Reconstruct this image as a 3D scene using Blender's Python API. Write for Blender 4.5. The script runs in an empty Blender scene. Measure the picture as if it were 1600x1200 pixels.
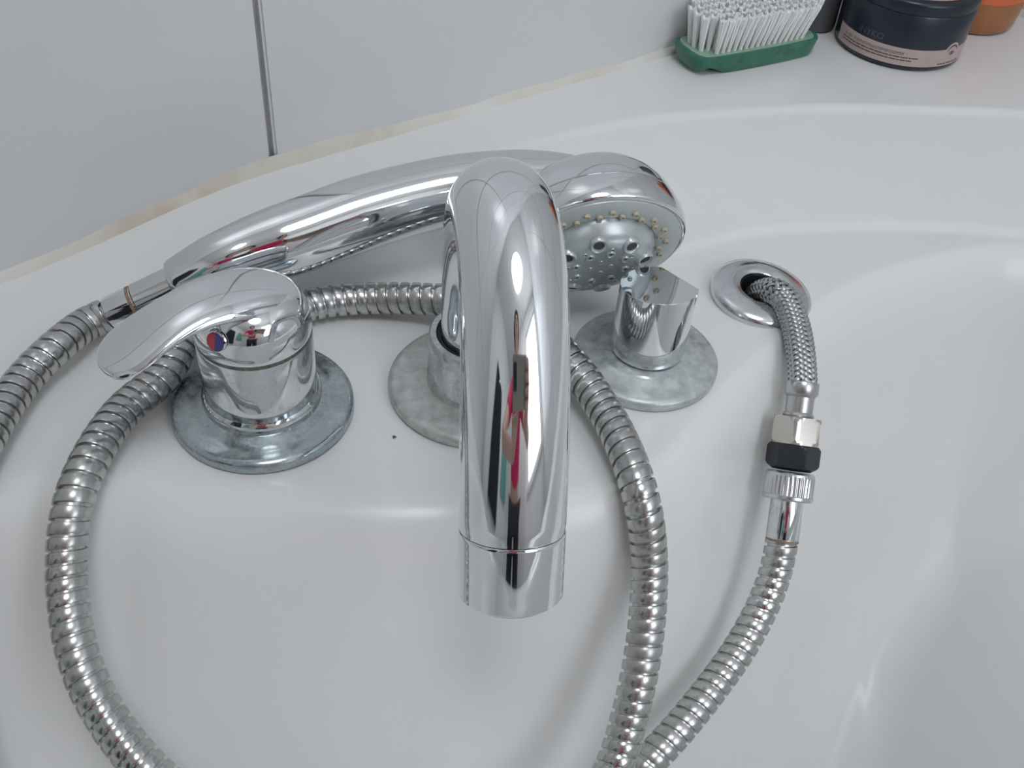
import bpy, bmesh, math, random
import numpy as np
from mathutils import Vector, Matrix

random.seed(4)
PI = math.pi
scene = bpy.context.scene
COL = scene.collection

# ------------------------------------------------------------------ camera
CAM_H, FPX = 0.300, 1600.0
_d = np.array([-150.0, 1700.0, FPX]); _d /= np.linalg.norm(_d)      # straight down, seen by the lens
_up = -_d
_Y = np.array([0, 0, 1.0]) - _up[2] * _up; _Y /= np.linalg.norm(_Y)
_X = np.cross(_Y, _up)
RCV = np.array([_X, _Y, _up])
CAM = np.array([0.0, 0.0, CAM_H])


def at(px, py, z):
    """point at height z that the photograph shows at a given place (used to survey the real positions)"""
    r = RCV @ np.array([(px - 800) / FPX, (py - 600) / FPX, 1.0])
    return CAM + r * ((z - CAM_H) / r[2])


cam_data = bpy.data.cameras.new('camera')
cam_data.sensor_width = 36.0
cam_data.lens = 36.0 * FPX / 1600.0
cam_data.clip_start = 0.005
cam = bpy.data.objects.new('camera', cam_data)
COL.objects.link(cam)
_cx, _cy, _cz = RCV[:, 0], -RCV[:, 1], -RCV[:, 2]
cam.matrix_world = Matrix(((_cx[0], _cy[0], _cz[0], 0), (_cx[1], _cy[1], _cz[1], 0),
                           (_cx[2], _cy[2], _cz[2], CAM_H), (0, 0, 0, 1)))
scene.camera = cam

# ------------------------------------------------------------------ room frame: s runs along the tiled wall, t out from it
WA = np.array([-0.23495, 0.3566])
WU = np.array([0.7739, 0.6333])
WN = np.array([WU[1], -WU[0]])


def ww(s, t, z=0.0):
    p = WA + WU * s + WN * t
    return np.array([p[0], p[1], z])


def st(p):
    d = np.array(p[:2]) - WA
    return d @ WU, d @ WN


S_CORNER, S_FAR, T_FAR, Z_FLOOR, Z_CEIL = 0.672, -1.55, 1.55, -0.58, 1.85
WIN_S, WIN_Z = (-0.12, 0.62), (0.40, 1.62)

# ------------------------------------------------------------------ light
world = bpy.data.worlds.new('overcast_sky')
scene.world = world
world.use_nodes = True
world.node_tree.nodes['Background'].inputs[0].default_value = (0.80, 0.88, 1.0, 1)
world.node_tree.nodes['Background'].inputs[1].default_value = 1.0


def window_light():
    ld = bpy.data.lights.new('window_daylight', 'AREA')
    ld.shape = 'RECTANGLE'
    ld.size = WIN_S[1] - WIN_S[0] + 0.1
    ld.size_y = WIN_Z[1] - WIN_Z[0] + 0.1
    ld.energy = 7.5
    ld.color = (0.93, 0.97, 1.0)
    lo = bpy.data.objects.new('window_daylight', ld)
    COL.objects.link(lo)
    c = ww((WIN_S[0] + WIN_S[1]) / 2, T_FAR + 0.13, (WIN_Z[0] + WIN_Z[1]) / 2)
    z = Vector((WN[0], WN[1], 0))                      # light points along -z: into the room
    y = Vector((0, 0, 1))
    x = y.cross(z)
    lo.matrix_world = Matrix(((x.x, y.x, z.x, c[0]), (x.y, y.y, z.y, c[1]), (x.z, y.z, z.z, c[2]), (0, 0, 0, 1)))


window_light()
vs = scene.view_settings
vs.view_transform = 'Standard'
vs.look = 'None'
vs.gamma = 1.0
vs.use_curve_mapping = False
vs.exposure = 0.27


# ------------------------------------------------------------------ materials
def _new(name):
    m = bpy.data.materials.new(name)
    m.use_nodes = True
    nt = m.node_tree
    return m, nt, nt.nodes['Principled BSDF']


def noise(nt, scale, detail=3.0, rough=0.55, w=0.0):
    tc = nt.nodes.new('ShaderNodeTexCoord')
    n = nt.nodes.new('ShaderNodeTexNoise')
    n.inputs['Scale'].default_value = scale
    n.inputs['Detail'].default_value = detail
    n.inputs['Roughness'].default_value = rough
    if w:
        mp = nt.nodes.new('ShaderNodeMapping')
        mp.inputs['Location'].default_value = (w, w * 1.7, -w)
        nt.links.new(tc.outputs['Object'], mp.inputs['Vector'])
        nt.links.new(mp.outputs['Vector'], n.inputs['Vector'])
    else:
        nt.links.new(tc.outputs['Object'], n.inputs['Vector'])
    return n


def ramp(nt, src, stops):
    r = nt.nodes.new('ShaderNodeValToRGB')
    el = r.color_ramp.elements
    while len(el) < len(stops):
        el.new(0.5)
    for e, (p, c) in zip(el, stops):
        e.position = p
        e.color = (*c, 1) if len(c) == 3 else c
    nt.links.new(src, r.inputs['Fac'])
    return r


def bump(nt, bsdf, src, strength, dist):
    b = nt.nodes.new('ShaderNodeBump')
    b.inputs['Strength'].default_value = strength
    b.inputs['Distance'].default_value = dist
    nt.links.new(src, b.inputs['Height'])
    nt.links.new(b.outputs['Normal'], bsdf.inputs['Normal'])


def plain(name, col, rough=0.4, metal=0.0, var=0.06, scale=60.0, spec=0.5, trans=0.0, ior=1.45, coat=0.0, bumpd=0.0):
    m, nt, b = _new(name)
    n = noise(nt, scale)
    lo = tuple(max(0, c * (1 - var)) for c in col)
    hi = tuple(min(1, c * (1 + var)) for c in col)
    r = ramp(nt, n.outputs['Fac'], [(0.3, lo), (0.7, hi)])
    nt.links.new(r.outputs['Color'], b.inputs['Base Color'])
    b.inputs['Roughness'].default_value = rough
    b.inputs['Metallic'].default_value = metal
    b.inputs['Specular IOR Level'].default_value = spec
    b.inputs['Transmission Weight'].default_value = trans
    b.inputs['IOR'].default_value = ior
    b.inputs['Coat Weight'].default_value = coat
    if bumpd:
        bump(nt, b, n.outputs['Fac'], 0.5, bumpd)
    return m


def chrome(name, tint=(0.78, 0.80, 0.82), rough=0.045, scale_amt=0.0, scale_col=(0.50, 0.54, 0.54), seed=0.0,
           freq=90.0, lime=(0.45, 0.62)):
    """polished chrome; scale_amt > 0 lays cloudy limescale over it"""
    m, nt, b = _new(name)
    b.inputs['Metallic'].default_value = 1.0
    n = noise(nt, 35.0, 2.0, 0.5, seed + 0.3)
    r = ramp(nt, n.outputs['Fac'], [(0.35, (rough * 0.8,) * 3), (0.75, (rough * 1.5,) * 3)])
    nt.links.new(r.outputs['Color'], b.inputs['Roughness'])
    b.inputs['Base Color'].default_value = (*tint, 1)
    if scale_amt:
        n2 = noise(nt, freq, 5.0, 0.62, seed + 1.1)
        k = ramp(nt, n2.outputs['Fac'], [(lime[0], (0, 0, 0)), (lime[1], (1, 1, 1))])
        n3 = noise(nt, freq * 4, 4.0, 0.6, seed + 2.0)
        c3 = ramp(nt, n3.outputs['Fac'], [(0.3, tuple(c * 0.75 for c in scale_col)), (0.7, tuple(min(1, c * 1.2) for c in scale_col))])
        d = nt.nodes.new('ShaderNodeBsdfPrincipled')
        nt.links.new(c3.outputs['Color'], d.inputs['Base Color'])
        d.inputs['Roughness'].default_value = 0.38
        d.inputs['Metallic'].default_value = 0.35
        mul = nt.nodes.new('ShaderNodeMath'); mul.operation = 'MULTIPLY'
        mul.inputs[1].default_value = scale_amt
        nt.links.new(k.outputs['Color'], mul.inputs[0])
        mx = nt.nodes.new('ShaderNodeMixShader')
        nt.links.new(mul.outputs[0], mx.inputs[0])
        nt.links.new(b.outputs[0], mx.inputs[1])
        nt.links.new(d.outputs[0], mx.inputs[2])
        nt.links.new(mx.outputs[0], nt.nodes['Material Output'].inputs['Surface'])
    return m


M = {}
M['enamel'] = plain('white_enamel', (0.80, 0.805, 0.80), 0.23, 0, 0.012, 9.0, 0.5)
M['tile'] = plain('glazed_white_tile', (0.71, 0.72, 0.73), 0.28, 0, 0.02, 6.0, 0.45)
M['grout'] = plain('grey_grout', (0.42, 0.41, 0.38), 0.8, 0, 0.12, 60)
M['plaster'] = plain('white_plaster', (0.86, 0.86, 0.85), 0.7, 0, 0.02, 5)
M['floor'] = plain('pale_floor_tile', (0.66, 0.65, 0.62), 0.35, 0, 0.06, 8)
M['wood_white'] = plain('white_paint', (0.80, 0.80, 0.78), 0.4, 0, 0.02, 20)
M['chrome'] = chrome('polished_chrome')
M['chrome_handset'] = chrome('handset_chrome', (0.74, 0.755, 0.775), 0.06, seed=3)
M['chrome_dirty'] = chrome('water_marked_chrome', (0.72, 0.75, 0.77), 0.07, 0.55, (0.52, 0.57, 0.57), 5.0, 120.0, (0.52, 0.70))
M['lime_mixer'] = chrome('limescaled_chrome', (0.40, 0.46, 0.50), 0.10, 0.9, (0.42, 0.47, 0.48), 7.0, 70.0, (0.42, 0.62))
M['lime_spout'] = chrome('heavily_limescaled_chrome', (0.50, 0.55, 0.57), 0.20, 1.0, (0.50, 0.53, 0.51), 9.0, 45.0, (0.12, 0.38))
M['lime_knob'] = chrome('limescaled_knob_chrome', (0.46, 0.52, 0.56), 0.16, 1.0, (0.51, 0.55, 0.54), 12.0, 45.0, (0.22, 0.46))
M['lime_outlet'] = chrome('dull_chrome', (0.66, 0.69, 0.71), 0.12, 0.35, (0.55, 0.58, 0.58), 15.0, 60.0, (0.40, 0.62))
M['collar_scale'] = chrome('collar_chrome', (0.60, 0.63, 0.65), 0.12, 0.9, (0.55, 0.56, 0.54), 17.0, 80.0, (0.35, 0.55))
M['hose'] = chrome('hose_steel', (0.53, 0.53, 0.525), 0.23, 0.60, (0.36, 0.365, 0.35), 19.0, 60.0, (0.45, 0.70))
M['nickel'] = plain('nickel_plate', (0.62, 0.59, 0.55), 0.16, 1.0, 0.05)
M['braid'] = plain('steel_braid', (0.50, 0.50, 0.50), 0.34, 0.9, 0.12, 400)
M['braid_core'] = plain('braid_core', (0.10, 0.10, 0.105), 0.6, 0.2)
M['ferrule'] = plain('matt_steel', (0.52, 0.52, 0.52), 0.30, 1.0, 0.05)
M['black'] = plain('black_plastic', (0.022, 0.026, 0.034), 0.38, 0, 0.2, 90)
M['dark_hole'] = plain('dark_rubber', (0.012, 0.014, 0.018), 0.6)
M['knurl'] = plain('satin_chrome', (0.66, 0.68, 0.70), 0.24, 1.0, 0.05)
M['grime'] = plain('dark_scale', (0.17, 0.155, 0.135), 0.5, 0.3, 0.4, 500)
M['rust'] = plain('rusty_scale', (0.30, 0.20, 0.14), 0.7, 0.2, 0.4, 600, bumpd=0.0005)
M['red'] = plain('red_enamel', (0.55, 0.03, 0.05), 0.25, coat=0.6)
M['blue'] = plain('blue_enamel', (0.03, 0.04, 0.22), 0.25, coat=0.6)
M['spray_grey'] = plain('satin_grey_plastic', (0.56, 0.60, 0.60), 0.36, 0.25, 0.03, 200)
M['spray_disc'] = plain('silver_plastic', (0.50, 0.545, 0.555), 0.30, 0.45, 0.04, 200)
M['nozzle'] = plain('yellowed_rubber', (0.50, 0.45, 0.33), 0.5, 0, 0.2, 900)
M['jet_hole'] = plain('jet_hole', (0.05, 0.06, 0.065), 0.6)
M['brush_green'] = plain('green_clear_plastic', (0.10, 0.36, 0.26), 0.12, 0, 0.15, 150, 0.5, 0.55, 1.40)
M['lit_green'] = plain('lit_green_plastic', (0.30, 0.46, 0.34), 0.35, 0, 0.12, 200)  # brush green as it looks lit from above, put into the colour
M['bristle'] = plain('white_nylon', (0.88, 0.88, 0.88), 0.5, 0, 0.03)
M['navy'] = plain('navy_plastic', (0.012, 0.020, 0.034), 0.32, 0, 0.2, 50, coat=0.15)
M['label_pink'] = plain('pinkish_label', (0.52, 0.41, 0.39), 0.55, 0, 0.04, 120)
M['label_white'] = plain('pale_label', (0.60, 0.55, 0.52), 0.55, 0, 0.03, 120)
M['ink'] = plain('dark_ink', (0.06, 0.045, 0.045), 0.6)
M['emboss'] = plain('navy_lettering', (0.09, 0.10, 0.14), 0.4)
M['brown_lid'] = plain('brown_lid_print', (0.12, 0.07, 0.05), 0.4)
M['amber'] = plain('amber_liquid', (0.42, 0.17, 0.07), 0.25, 0, 0.10, 70, 0.5, 0.12)
M['orange'] = plain('orange_plastic', (0.72, 0.16, 0.06), 0.35, 0, 0.08, 60)
M['dark_grey'] = plain('dark_grey_plastic', (0.09, 0.095, 0.10), 0.45)
M['skin'] = plain('skin', (0.55, 0.35, 0.27), 0.55, 0, 0.05, 60)
M['pink'] = plain('pink_cotton', (0.62, 0.03, 0.13), 0.8, 0, 0.08, 40)
M['denim'] = plain('dark_trousers', (0.03, 0.03, 0.045), 0.85, 0, 0.15, 60)
M['hair'] = plain('dark_hair', (0.03, 0.02, 0.015), 0.6, 0, 0.3, 120)
M['phone'] = plain('phone_shell', (0.30, 0.28, 0.24), 0.35, 0.1, 0.04)
M['teal'] = plain('teal_towel', (0.16, 0.42, 0.36), 0.9, 0, 0.12, 150, bumpd=0.001)
M['dark_towel'] = plain('dark_towel', (0.02, 0.025, 0.035), 0.9, 0, 0.2, 150, bumpd=0.001)


def sealant_material():
    m, nt, b = _new('stained_sealant')
    n = noise(nt, 16.0, 4.0, 0.6)
    r = ramp(nt, n.outputs['Fac'], [(0.30, (0.74, 0.73, 0.70)), (0.52, (0.69, 0.65, 0.58)), (0.72, (0.53, 0.43, 0.33))])
    nt.links.new(r.outputs['Color'], b.inputs['Base Color'])
    b.inputs['Roughness'].default_value = 0.5
    return m


M['sealant'] = sealant_material()


# ------------------------------------------------------------------ mesh helpers
def link(o, parent=None):
    COL.objects.link(o)
    if parent is not None:
        o.parent = parent
    return o


def mesh_data(name, verts, faces, mat, smooth=35.0):
    me = bpy.data.meshes.new(name)
    me.from_pydata([tuple(map(float, v)) for v in verts], [], faces)
    me.validate()
    if smooth is not None and len(me.polygons):
        me.polygons.foreach_set('use_smooth', [True] * len(me.polygons))
        me.set_sharp_from_angle(angle=math.radians(smooth))
    me.materials.append(M[mat] if isinstance(mat, str) else mat)
    me.update()
    return me


def obj(name, verts, faces, mat, parent=None, smooth=35.0, origin=None):
    """one mesh object; verts are world positions, stored relative to the parent's (or own) origin"""
    o0 = np.array(parent['_o']) if parent is not None else (np.array(origin) if origin is not None else np.zeros(3))
    V = np.asarray(verts, float) - o0
    o = bpy.data.objects.new(name, mesh_data(name, V, faces, mat, smooth))
    o['_o'] = tuple(float(a) for a in o0)
    if parent is None:
        o.location = tuple(o0)
    return link(o, parent)


def inst(name, me, parent, mtx):
    """a further piece that shares mesh data; mtx is in world space"""
    o = bpy.data.objects.new(name, me)
    link(o, parent)
    off = Matrix.Translation(-Vector(parent['_o']))
    o.matrix_local = off @ mtx
    o['_o'] = parent['_o']
    return o


def thing(name, loc, label, cat, group=None):
    o = bpy.data.objects.new(name, None)
    o.empty_display_size = 0.01
    o.location = tuple(float(a) for a in loc)
    o['_o'] = tuple(float(a) for a in loc)
    return tag(link(o), label, cat, group)


def tag(o, label, cat, group=None):
    o['label'] = label
    o['category'] = cat
    if group:
        o['group'] = group
    return o


def struct(o):
    o['kind'] = 'structure'
    return o


def frame(z, x=None):
    z = np.array(z, float); z /= np.linalg.norm(z)
    if x is None:
        x = np.array([1.0, 0, 0]) if abs(z[0]) < 0.9 else np.array([0, 1.0, 0])
    x = np.array(x, float); x = x - z * (x @ z); x /= np.linalg.norm(x)
    return x, np.cross(z, x), z


def mtx(o, axes):
    x, y, z = axes
    return Matrix(((x[0], y[0], z[0], o[0]), (x[1], y[1], z[1], o[1]), (x[2], y[2], z[2], o[2]), (0, 0, 0, 1)))


def lathe(profile, n=64, o=(0, 0, 0), axes=((1, 0, 0), (0, 1, 0), (0, 0, 1)), rfun=None):
    """profile [(r, z)], revolved round the frame's third axis; r = 0 closes to a point"""
    x, y, z = (np.array(a, float) for a in axes)
    o = np.array(o, float)
    V, rows = [], []
    for r, h in profile:
        if r <= 1e-9:
            rows.append([len(V)]); V.append(o + z * h)
        else:
            row = []
            for i in range(n):
                a = 2 * PI * i / n
                rr = rfun(r, a, h) if rfun else r
                row.append(len(V)); V.append(o + x * (rr * math.cos(a)) + y * (rr * math.sin(a)) + z * h)
            rows.append(row)
    Fc = []
    for A, B in zip(rows[:-1], rows[1:]):
        if len(A) == 1 and len(B) == 1:
            continue
        for i in range(n):
            j = (i + 1) % n
            if len(A) == 1:
                Fc.append((A[0], B[i], B[j]))
            elif len(B) == 1:
                Fc.append((A[i], A[j], B[0]))
            else:
                Fc.append((A[i], A[j], B[j], B[i]))
    return V, Fc


def catmull(pts, per=12, closed=False):
    P = [np.array(p, float) for p in pts]
    if closed:
        P = [P[-1]] + P + [P[0], P[1]]
    else:
        P = [2 * P[0] - P[1]] + P + [2 * P[-1] - P[-2]]
    out = []
    for i in range(1, len(P) - 2):
        p0, p1, p2, p3 = P[i - 1:i + 3]
        for k in range(per):
            u = k / per
            out.append(0.5 * ((2 * p1) + (-p0 + p2) * u + (2 * p0 - 5 * p1 + 4 * p2 - p3) * u * u + (-p0 + 3 * p1 - 3 * p2 + p3) * u ** 3))
    if not closed:
        out.append(P[-2])
    return np.array(out)


class Path:
    """arc-length parametrised curve with parallel-transported frames"""
    def __init__(self, pts, up=(0, 0, 1)):
        self.P = np.array(pts, float)
        seg = np.linalg.norm(np.diff(self.P, axis=0), axis=1)
        self.S = np.concatenate([[0], np.cumsum(seg)])
        self.L = self.S[-1]
        T = np.gradient(self.P, axis=0)
        T /= np.linalg.norm(T, axis=1)[:, None]
        x, y, z = frame(T[0], up if abs(np.dot(T[0], up)) < 0.95 else (1, 0, 0))
        X = [x]
        for i in range(1, len(T)):
            v = X[-1] - T[i] * (X[-1] @ T[i])
            X.append(v / np.linalg.norm(v))
        self.T, self.X = T, np.array(X)

    def at(self, s):
        s = min(max(s, 0), self.L)
        def ip(A):
            return np.array([np.interp(s, self.S, A[:, k]) for k in range(3)])
        p, t, x = ip(self.P), ip(self.T), ip(self.X)
        t /= np.linalg.norm(t)
        x = x - t * (x @ t); x /= np.linalg.norm(x)
        return p, x, np.cross(t, x), t


def sweep(path, rfun, ss, n=32, caps=True, squash=None):
    V, Fc = [], []
    for s in ss:
        p, x, y, t = path.at(s)
        r = rfun(s)
        ra, rb = (r, r) if squash is None else (r * squash[0], r * squash[1])
        for i in range(n):
            a = 2 * PI * i / n
            V.append(p + x * (ra * math.cos(a)) + y * (rb * math.sin(a)))
    m = len(ss)
    for k in range(m - 1):
        for i in range(n):
            j = (i + 1) % n
            Fc.append((k * n + i, k * n + j, (k + 1) * n + j, (k + 1) * n + i))
    if caps:
        Fc.append(tuple(range(n - 1, -1, -1)))
        Fc.append(tuple(range((m - 1) * n, m * n)))
    return V, Fc


def loft(rings):
    n = len(rings[0])
    V = [v for r in rings for v in r]
    Fc = []
    for k in range(len(rings) - 1):
        for i in range(n):
            j = (i + 1) % n
            Fc.append((k * n + i, k * n + j, (k + 1) * n + j, (k + 1) * n + i))
    Fc.append(tuple(range(n - 1, -1, -1)))
    Fc.append(tuple(range((len(rings) - 1) * n, len(rings) * n)))
    return V, Fc


def box_verts(o, ax, ay, az):
    """box from a corner and three edge vectors"""
    o, ax, ay, az = (np.array(v, float) for v in (o, ax, ay, az))
    V = [o, o + ax, o + ax + ay, o + ay, o + az, o + ax + az, o + ax + ay + az, o + ay + az]
    Fc = [(0, 3, 2, 1), (4, 5, 6, 7), (0, 1, 5, 4), (1, 2, 6, 5), (2, 3, 7, 6), (3, 0, 4, 7)]
    return V, Fc


def join(*parts):
    V, Fc = [], []
    for v, f in parts:
        k = len(V)
        V.extend(v)
        Fc.extend(tuple(i + k for i in q) for q in f)
    return V, Fc


def bevel(o, w, seg=2, angle=30):
    b = o.modifiers.new('bevel', 'BEVEL')
    b.width = w; b.segments = seg; b.limit_method = 'ANGLE'; b.angle_limit = math.radians(angle)
    return o


def sstep(a, b, x):
    u = np.clip((x - a) / (b - a), 0, 1)
    return u * u * (3 - 2 * u)


# ------------------------------------------------------------------ the room
def room():
    U3, N3 = np.array([*WU, 0]), np.array([*WN, 0])
    Zv = np.array([0, 0, 1.0])
    H = Z_CEIL - Z_FLOOR
    # floor and ceiling
    v, f = box_verts(ww(S_FAR - .1, -.1, Z_FLOOR - .05), U3 * (S_CORNER - S_FAR + .35), N3 * (T_FAR + .2), Zv * .05)
    struct(obj('floor', v, f, 'floor', smooth=None))
    v, f = box_verts(ww(S_FAR - .1, -.1, Z_CEIL), U3 * (S_CORNER - S_FAR + .35), N3 * (T_FAR + .2), Zv * .05)
    struct(obj('ceiling', v, f, 'plaster', smooth=None))
    # tiled wall behind the taps: grout bed with single tiles standing proud of it
    v, f = box_verts(ww(S_FAR - .1, -.10, Z_FLOOR), U3 * (S_CORNER - S_FAR + .12), N3 * .0975, Zv * H)
    wl = struct(obj('wall_left', v, f, 'grout', smooth=None))
    v, f = box_verts(ww(S_CORNER + .0025, -.1, Z_FLOOR), U3 * .10, N3 * (T_FAR + .2), Zv * H)
    wr = struct(obj('wall_right', v, f, 'grout', smooth=None))
    TW, TH, G, D = 0.400, 0.250, 0.0028, 0.0045

    def tile_mesh(w, h):
        v, f = box_verts((0, 0, 0), (w, 0, 0), (0, 0, h), (0, -D, 0))
        me = mesh_data('tile', v, f, 'tile', None)
        bm = bmesh.new(); bm.from_mesh(me)
        bmesh.ops.recalc_face_normals(bm, faces=bm.faces)
        es = [e for e in bm.edges if all(x.co.y < -D * .5 for x in e.verts)]
        bmesh.ops.bevel(bm, geom=es, offset=.0012, segments=2, affect='EDGES')
        for p in bm.faces:
            p.smooth = False
        bm.to_mesh(me); bm.free()
        return me
    z0 = -0.015
    cache = {}

    def put(parent, axu, axn, org, a, b, c, d):
        key = (round(b - a, 4), round(d - c, 4))
        if key not in cache:
            cache[key] = tile_mesh(b - a, d - c)
        me = cache[key]
        inst('tile', me, parent, Matrix(((axu[0], -axn[0], 0, org[0] + axu[0] * a), (axu[1], -axn[1], 0, org[1] + axu[1] * a),
                                         (0, 0, 1, c), (0, 0, 0, 1))))
    rows = []
    z = z0 - 3 * TH
    while z < Z_CEIL:
        rows.append((max(z, Z_FLOOR) + G / 2, min(z + TH, Z_CEIL) - G / 2)); z += TH
    rows = [r for r in rows if r[1] - r[0] > .02]
    s = 0.1362 - 5 * TW
    o1 = ww(0, -.0025)
    while s < S_CORNER - .001:
        a, b = max(s, S_FAR) + G / 2, min(s + TW, S_CORNER) - G / 2
        if b - a > .02:
            for c, d in rows:
                put(wl, WU, WN, o1, a, b, c, d)
        s += TW
    o2 = ww(S_CORNER + .0025, 0)
    ax2, an2 = WN, -WU
    # tile mesh has its face on local -y, i.e. towards the room
    t = 0.0
    while t < T_FAR:
        a, b = t + G / 2, min(t + TW, T_FAR) - G / 2
        for c, d in rows:
            put(wr, ax2, an2, o2, a, b, c, d)
        t += TW
    # plain walls behind the photographer
    v, f = box_verts(ww(S_FAR - .1, 0, Z_FLOOR), U3 * .1, N3 * T_FAR, Zv * H)
    struct(obj('wall_far', v, f, 'plaster', smooth=None))
    W0, W1 = WIN_S
    v1 = box_verts(ww(S_FAR - .1, T_FAR, Z_FLOOR), U3 * (W0 - S_FAR + .1), N3 * .1, Zv * H)
    v2 = box_verts(ww(W1, T_FAR, Z_FLOOR), U3 * (S_CORNER - W1), N3 * .1, Zv * H)
    v3 = box_verts(ww(W0, T_FAR, Z_FLOOR), U3 * (W1 - W0), N3 * .1, Zv * (WIN_Z[0] - Z_FLOOR))
    v4 = box_verts(ww(W0, T_FAR, WIN_Z[1]), U3 * (W1 - W0), N3 * .1, Zv * (Z_CEIL - WIN_Z[1]))
    struct(obj('wall_back', *join(v1, v2, v3, v4), 'plaster', smooth=None))
    # door in the back wall
    v, f = box_verts(ww(-.95, T_FAR - .045, Z_FLOOR), U3 * .76, N3 * .045, Zv * 1.98)
    d = struct(obj('door_1', v, f, 'wood_white', smooth=None))
    for (a, b, c, e) in ((-.85, -.29, -.45, .25), (-.85, -.29, .38, 1.25)):
        v, f = box_verts(ww(a, T_FAR - .052, c), U3 * (b - a), N3 * .008, Zv * (e - c))
        obj('door_panel', v, f, 'wood_white', d, None)
    # window: frame, one mullion, sill
    parts = []
    fr = .055
    T0, T1, Z0, Z1 = W0, W1, WIN_Z[0], WIN_Z[1]
    for (a, b, c, e) in ((T0, T1, Z0, Z0 + fr), (T0, T1, Z1 - fr, Z1), (T0, T0 + fr, Z0 + fr, Z1 - fr), (T1 - fr, T1, Z0 + fr, Z1 - fr)):
        parts.append(box_verts(ww(a, T_FAR + .045, c), U3 * (b - a), N3 * .04, Zv * (e - c)))
    w = struct(obj('window_1', *join(*parts), 'wood_white', smooth=None))
    v, f = box_verts(ww(T0 - .02, T_FAR - .03, Z0 - .025), U3 * (T1 - T0 + .04), N3 * .12, Zv * .025)
    obj('window_sill', v, f, 'wood_white', w, None)


room()


# ------------------------------------------------------------------ bathtub: moulded rim, tap ledge and basin
def rim_z(s):
    return 0.003 + 0.017 * sstep(-0.015, 0.135, s)


EDGE = [(.3336, .0556), (.3895, .0758), (.4445, .1002), (.495, .1309), (.5436, .164), (.585, .21), (.612, .28), (.62, .42), (.61, .62), (.54, .745),
        (.3, .79), (-.1, .80), (-.55, .79), (-.82, .73), (-.9, .5), (-.88, .22), (-.78, .09), (-.55, .045), (-.3, .034),
        (-.1, .030), (0, .030), (.1, .034), (.2, .040), (.27, .046)]
STEP = [(.2821, .1438), (.3219, .1494), (.3559, .1629), (.4035, .1882), (.4584, .2303), (.5, .285), (.528, .36), (.54, .48), (.525, .61), (.44, .715),
        (.2, .745), (-.1, .75), (-.55, .745), (-.76, .69), (-.83, .5), (-.8, .26), (-.7, .14), (-.5, .085), (-.3, .068),
        (-.1, .06), (0, .062), (.05, .070), (.1, .085), (.15, .106), (.2, .126), (.24, .136)]
_fw = [(-.119, .243), (-.07, .244), (-.016, .247), (.035, .258), (.067, .281), (.096, .326), (.135, .376), (.166, .410), (.21, .438), (.262, .456)]
FRONT = [(-.4, .108), (-.15, .112), (-.05, .124), (-.0047, .143)] + [tuple(st(p)) for p in _fw] + \
        [(.49, .292), (.516, .365), (.527, .48), (.51, .60), (.43, .70), (.2, .725), (-.1, .73), (-.55, .725), (-.72, .67), (-.78, .5), (-.74, .29), (-.62, .15)]


def signed_dist(S, T, curve):
    c = catmull(curve, 8, True)
    A = c
    B = np.roll(c, -1, axis=0)
    best = np.full(S.shape, 1e9)
    inside = np.zeros(S.shape, bool)
    for (ax, ay), (bx, by) in zip(A, B):
        dx, dy = bx - ax, by - ay
        L2 = dx * dx + dy * dy
        u = np.clip(((S - ax) * dx + (T - ay) * dy) / L2, 0, 1)
        d = (S - ax - u * dx) ** 2 + (T - ay - u * dy) ** 2
        np.minimum(best, d, out=best)
        cr = (ay > T) != (by > T)
        if dy:
            inside ^= cr & (S < (bx - ax) * (T - ay) / dy + ax)
    d = np.sqrt(best)
    return np.where(inside, d, -d)


def tub_height(S, T):
    dE = signed_dist(S, T, EDGE)
    dS = signed_dist(S, T, STEP)
    dF = signed_dist(S, T, FRONT)
    zr = rim_z(S)
    crisp = sstep(.20, .36, S)                                   # the moulding sharpens towards the room corner
    f = np.clip(dE / np.maximum(dE - dS, 1e-6), 0, 1)
    f = np.where(dS >= 0, 1.0, np.where(dE <= 0, 0.0, f))
    lin = f
    soft = f * f * (3 - 2 * f)
    g = lin * crisp + soft * (1 - crisp)
    # two small risers: where the rim breaks down to the sloping face, and where the face meets the ledge
    dr1, dr2 = 0.0022 * crisp, 0.0028 * crisp
    z = zr - dr1 * sstep(-.002, .0035, dE) - (zr - dr1 - dr2) * g - dr2 * sstep(-.0035, .002, dS)
    # inner wall of the basin
    rho = 0.012 + 0.003 * (1 - sstep(.0, .25, S))
    m = 1.6 + 1.5 * sstep(.06, .17, S)                           # the basin wall steepens below the hose outlet
    d = dF - 0.004
    zw = -m * np.where(d > rho, d, np.clip(d + rho, 0, None) ** 2 / (4 * rho))
    X = WA[0] + WU[0] * S + WN[0] * T
    seat = -0.40 + 0.272 * sstep(.12, .32, X) * sstep(-.25, .05, T * -1 + .62)
    k = .03 + .16 * (1 - sstep(.30, .40, X))
    k = np.minimum(k, -.72 * seat)
    # smooth maximum of wall and seat / bottom
    zc = z + zw
    h = np.clip(0.5 + 0.5 * (zc - seat) / k, 0, 1)
    return seat * (1 - h) + zc * h + k * h * (1 - h)


HOLE = (0.1156, 0.3975)                                          # where the hose comes up through the ledge


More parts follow.
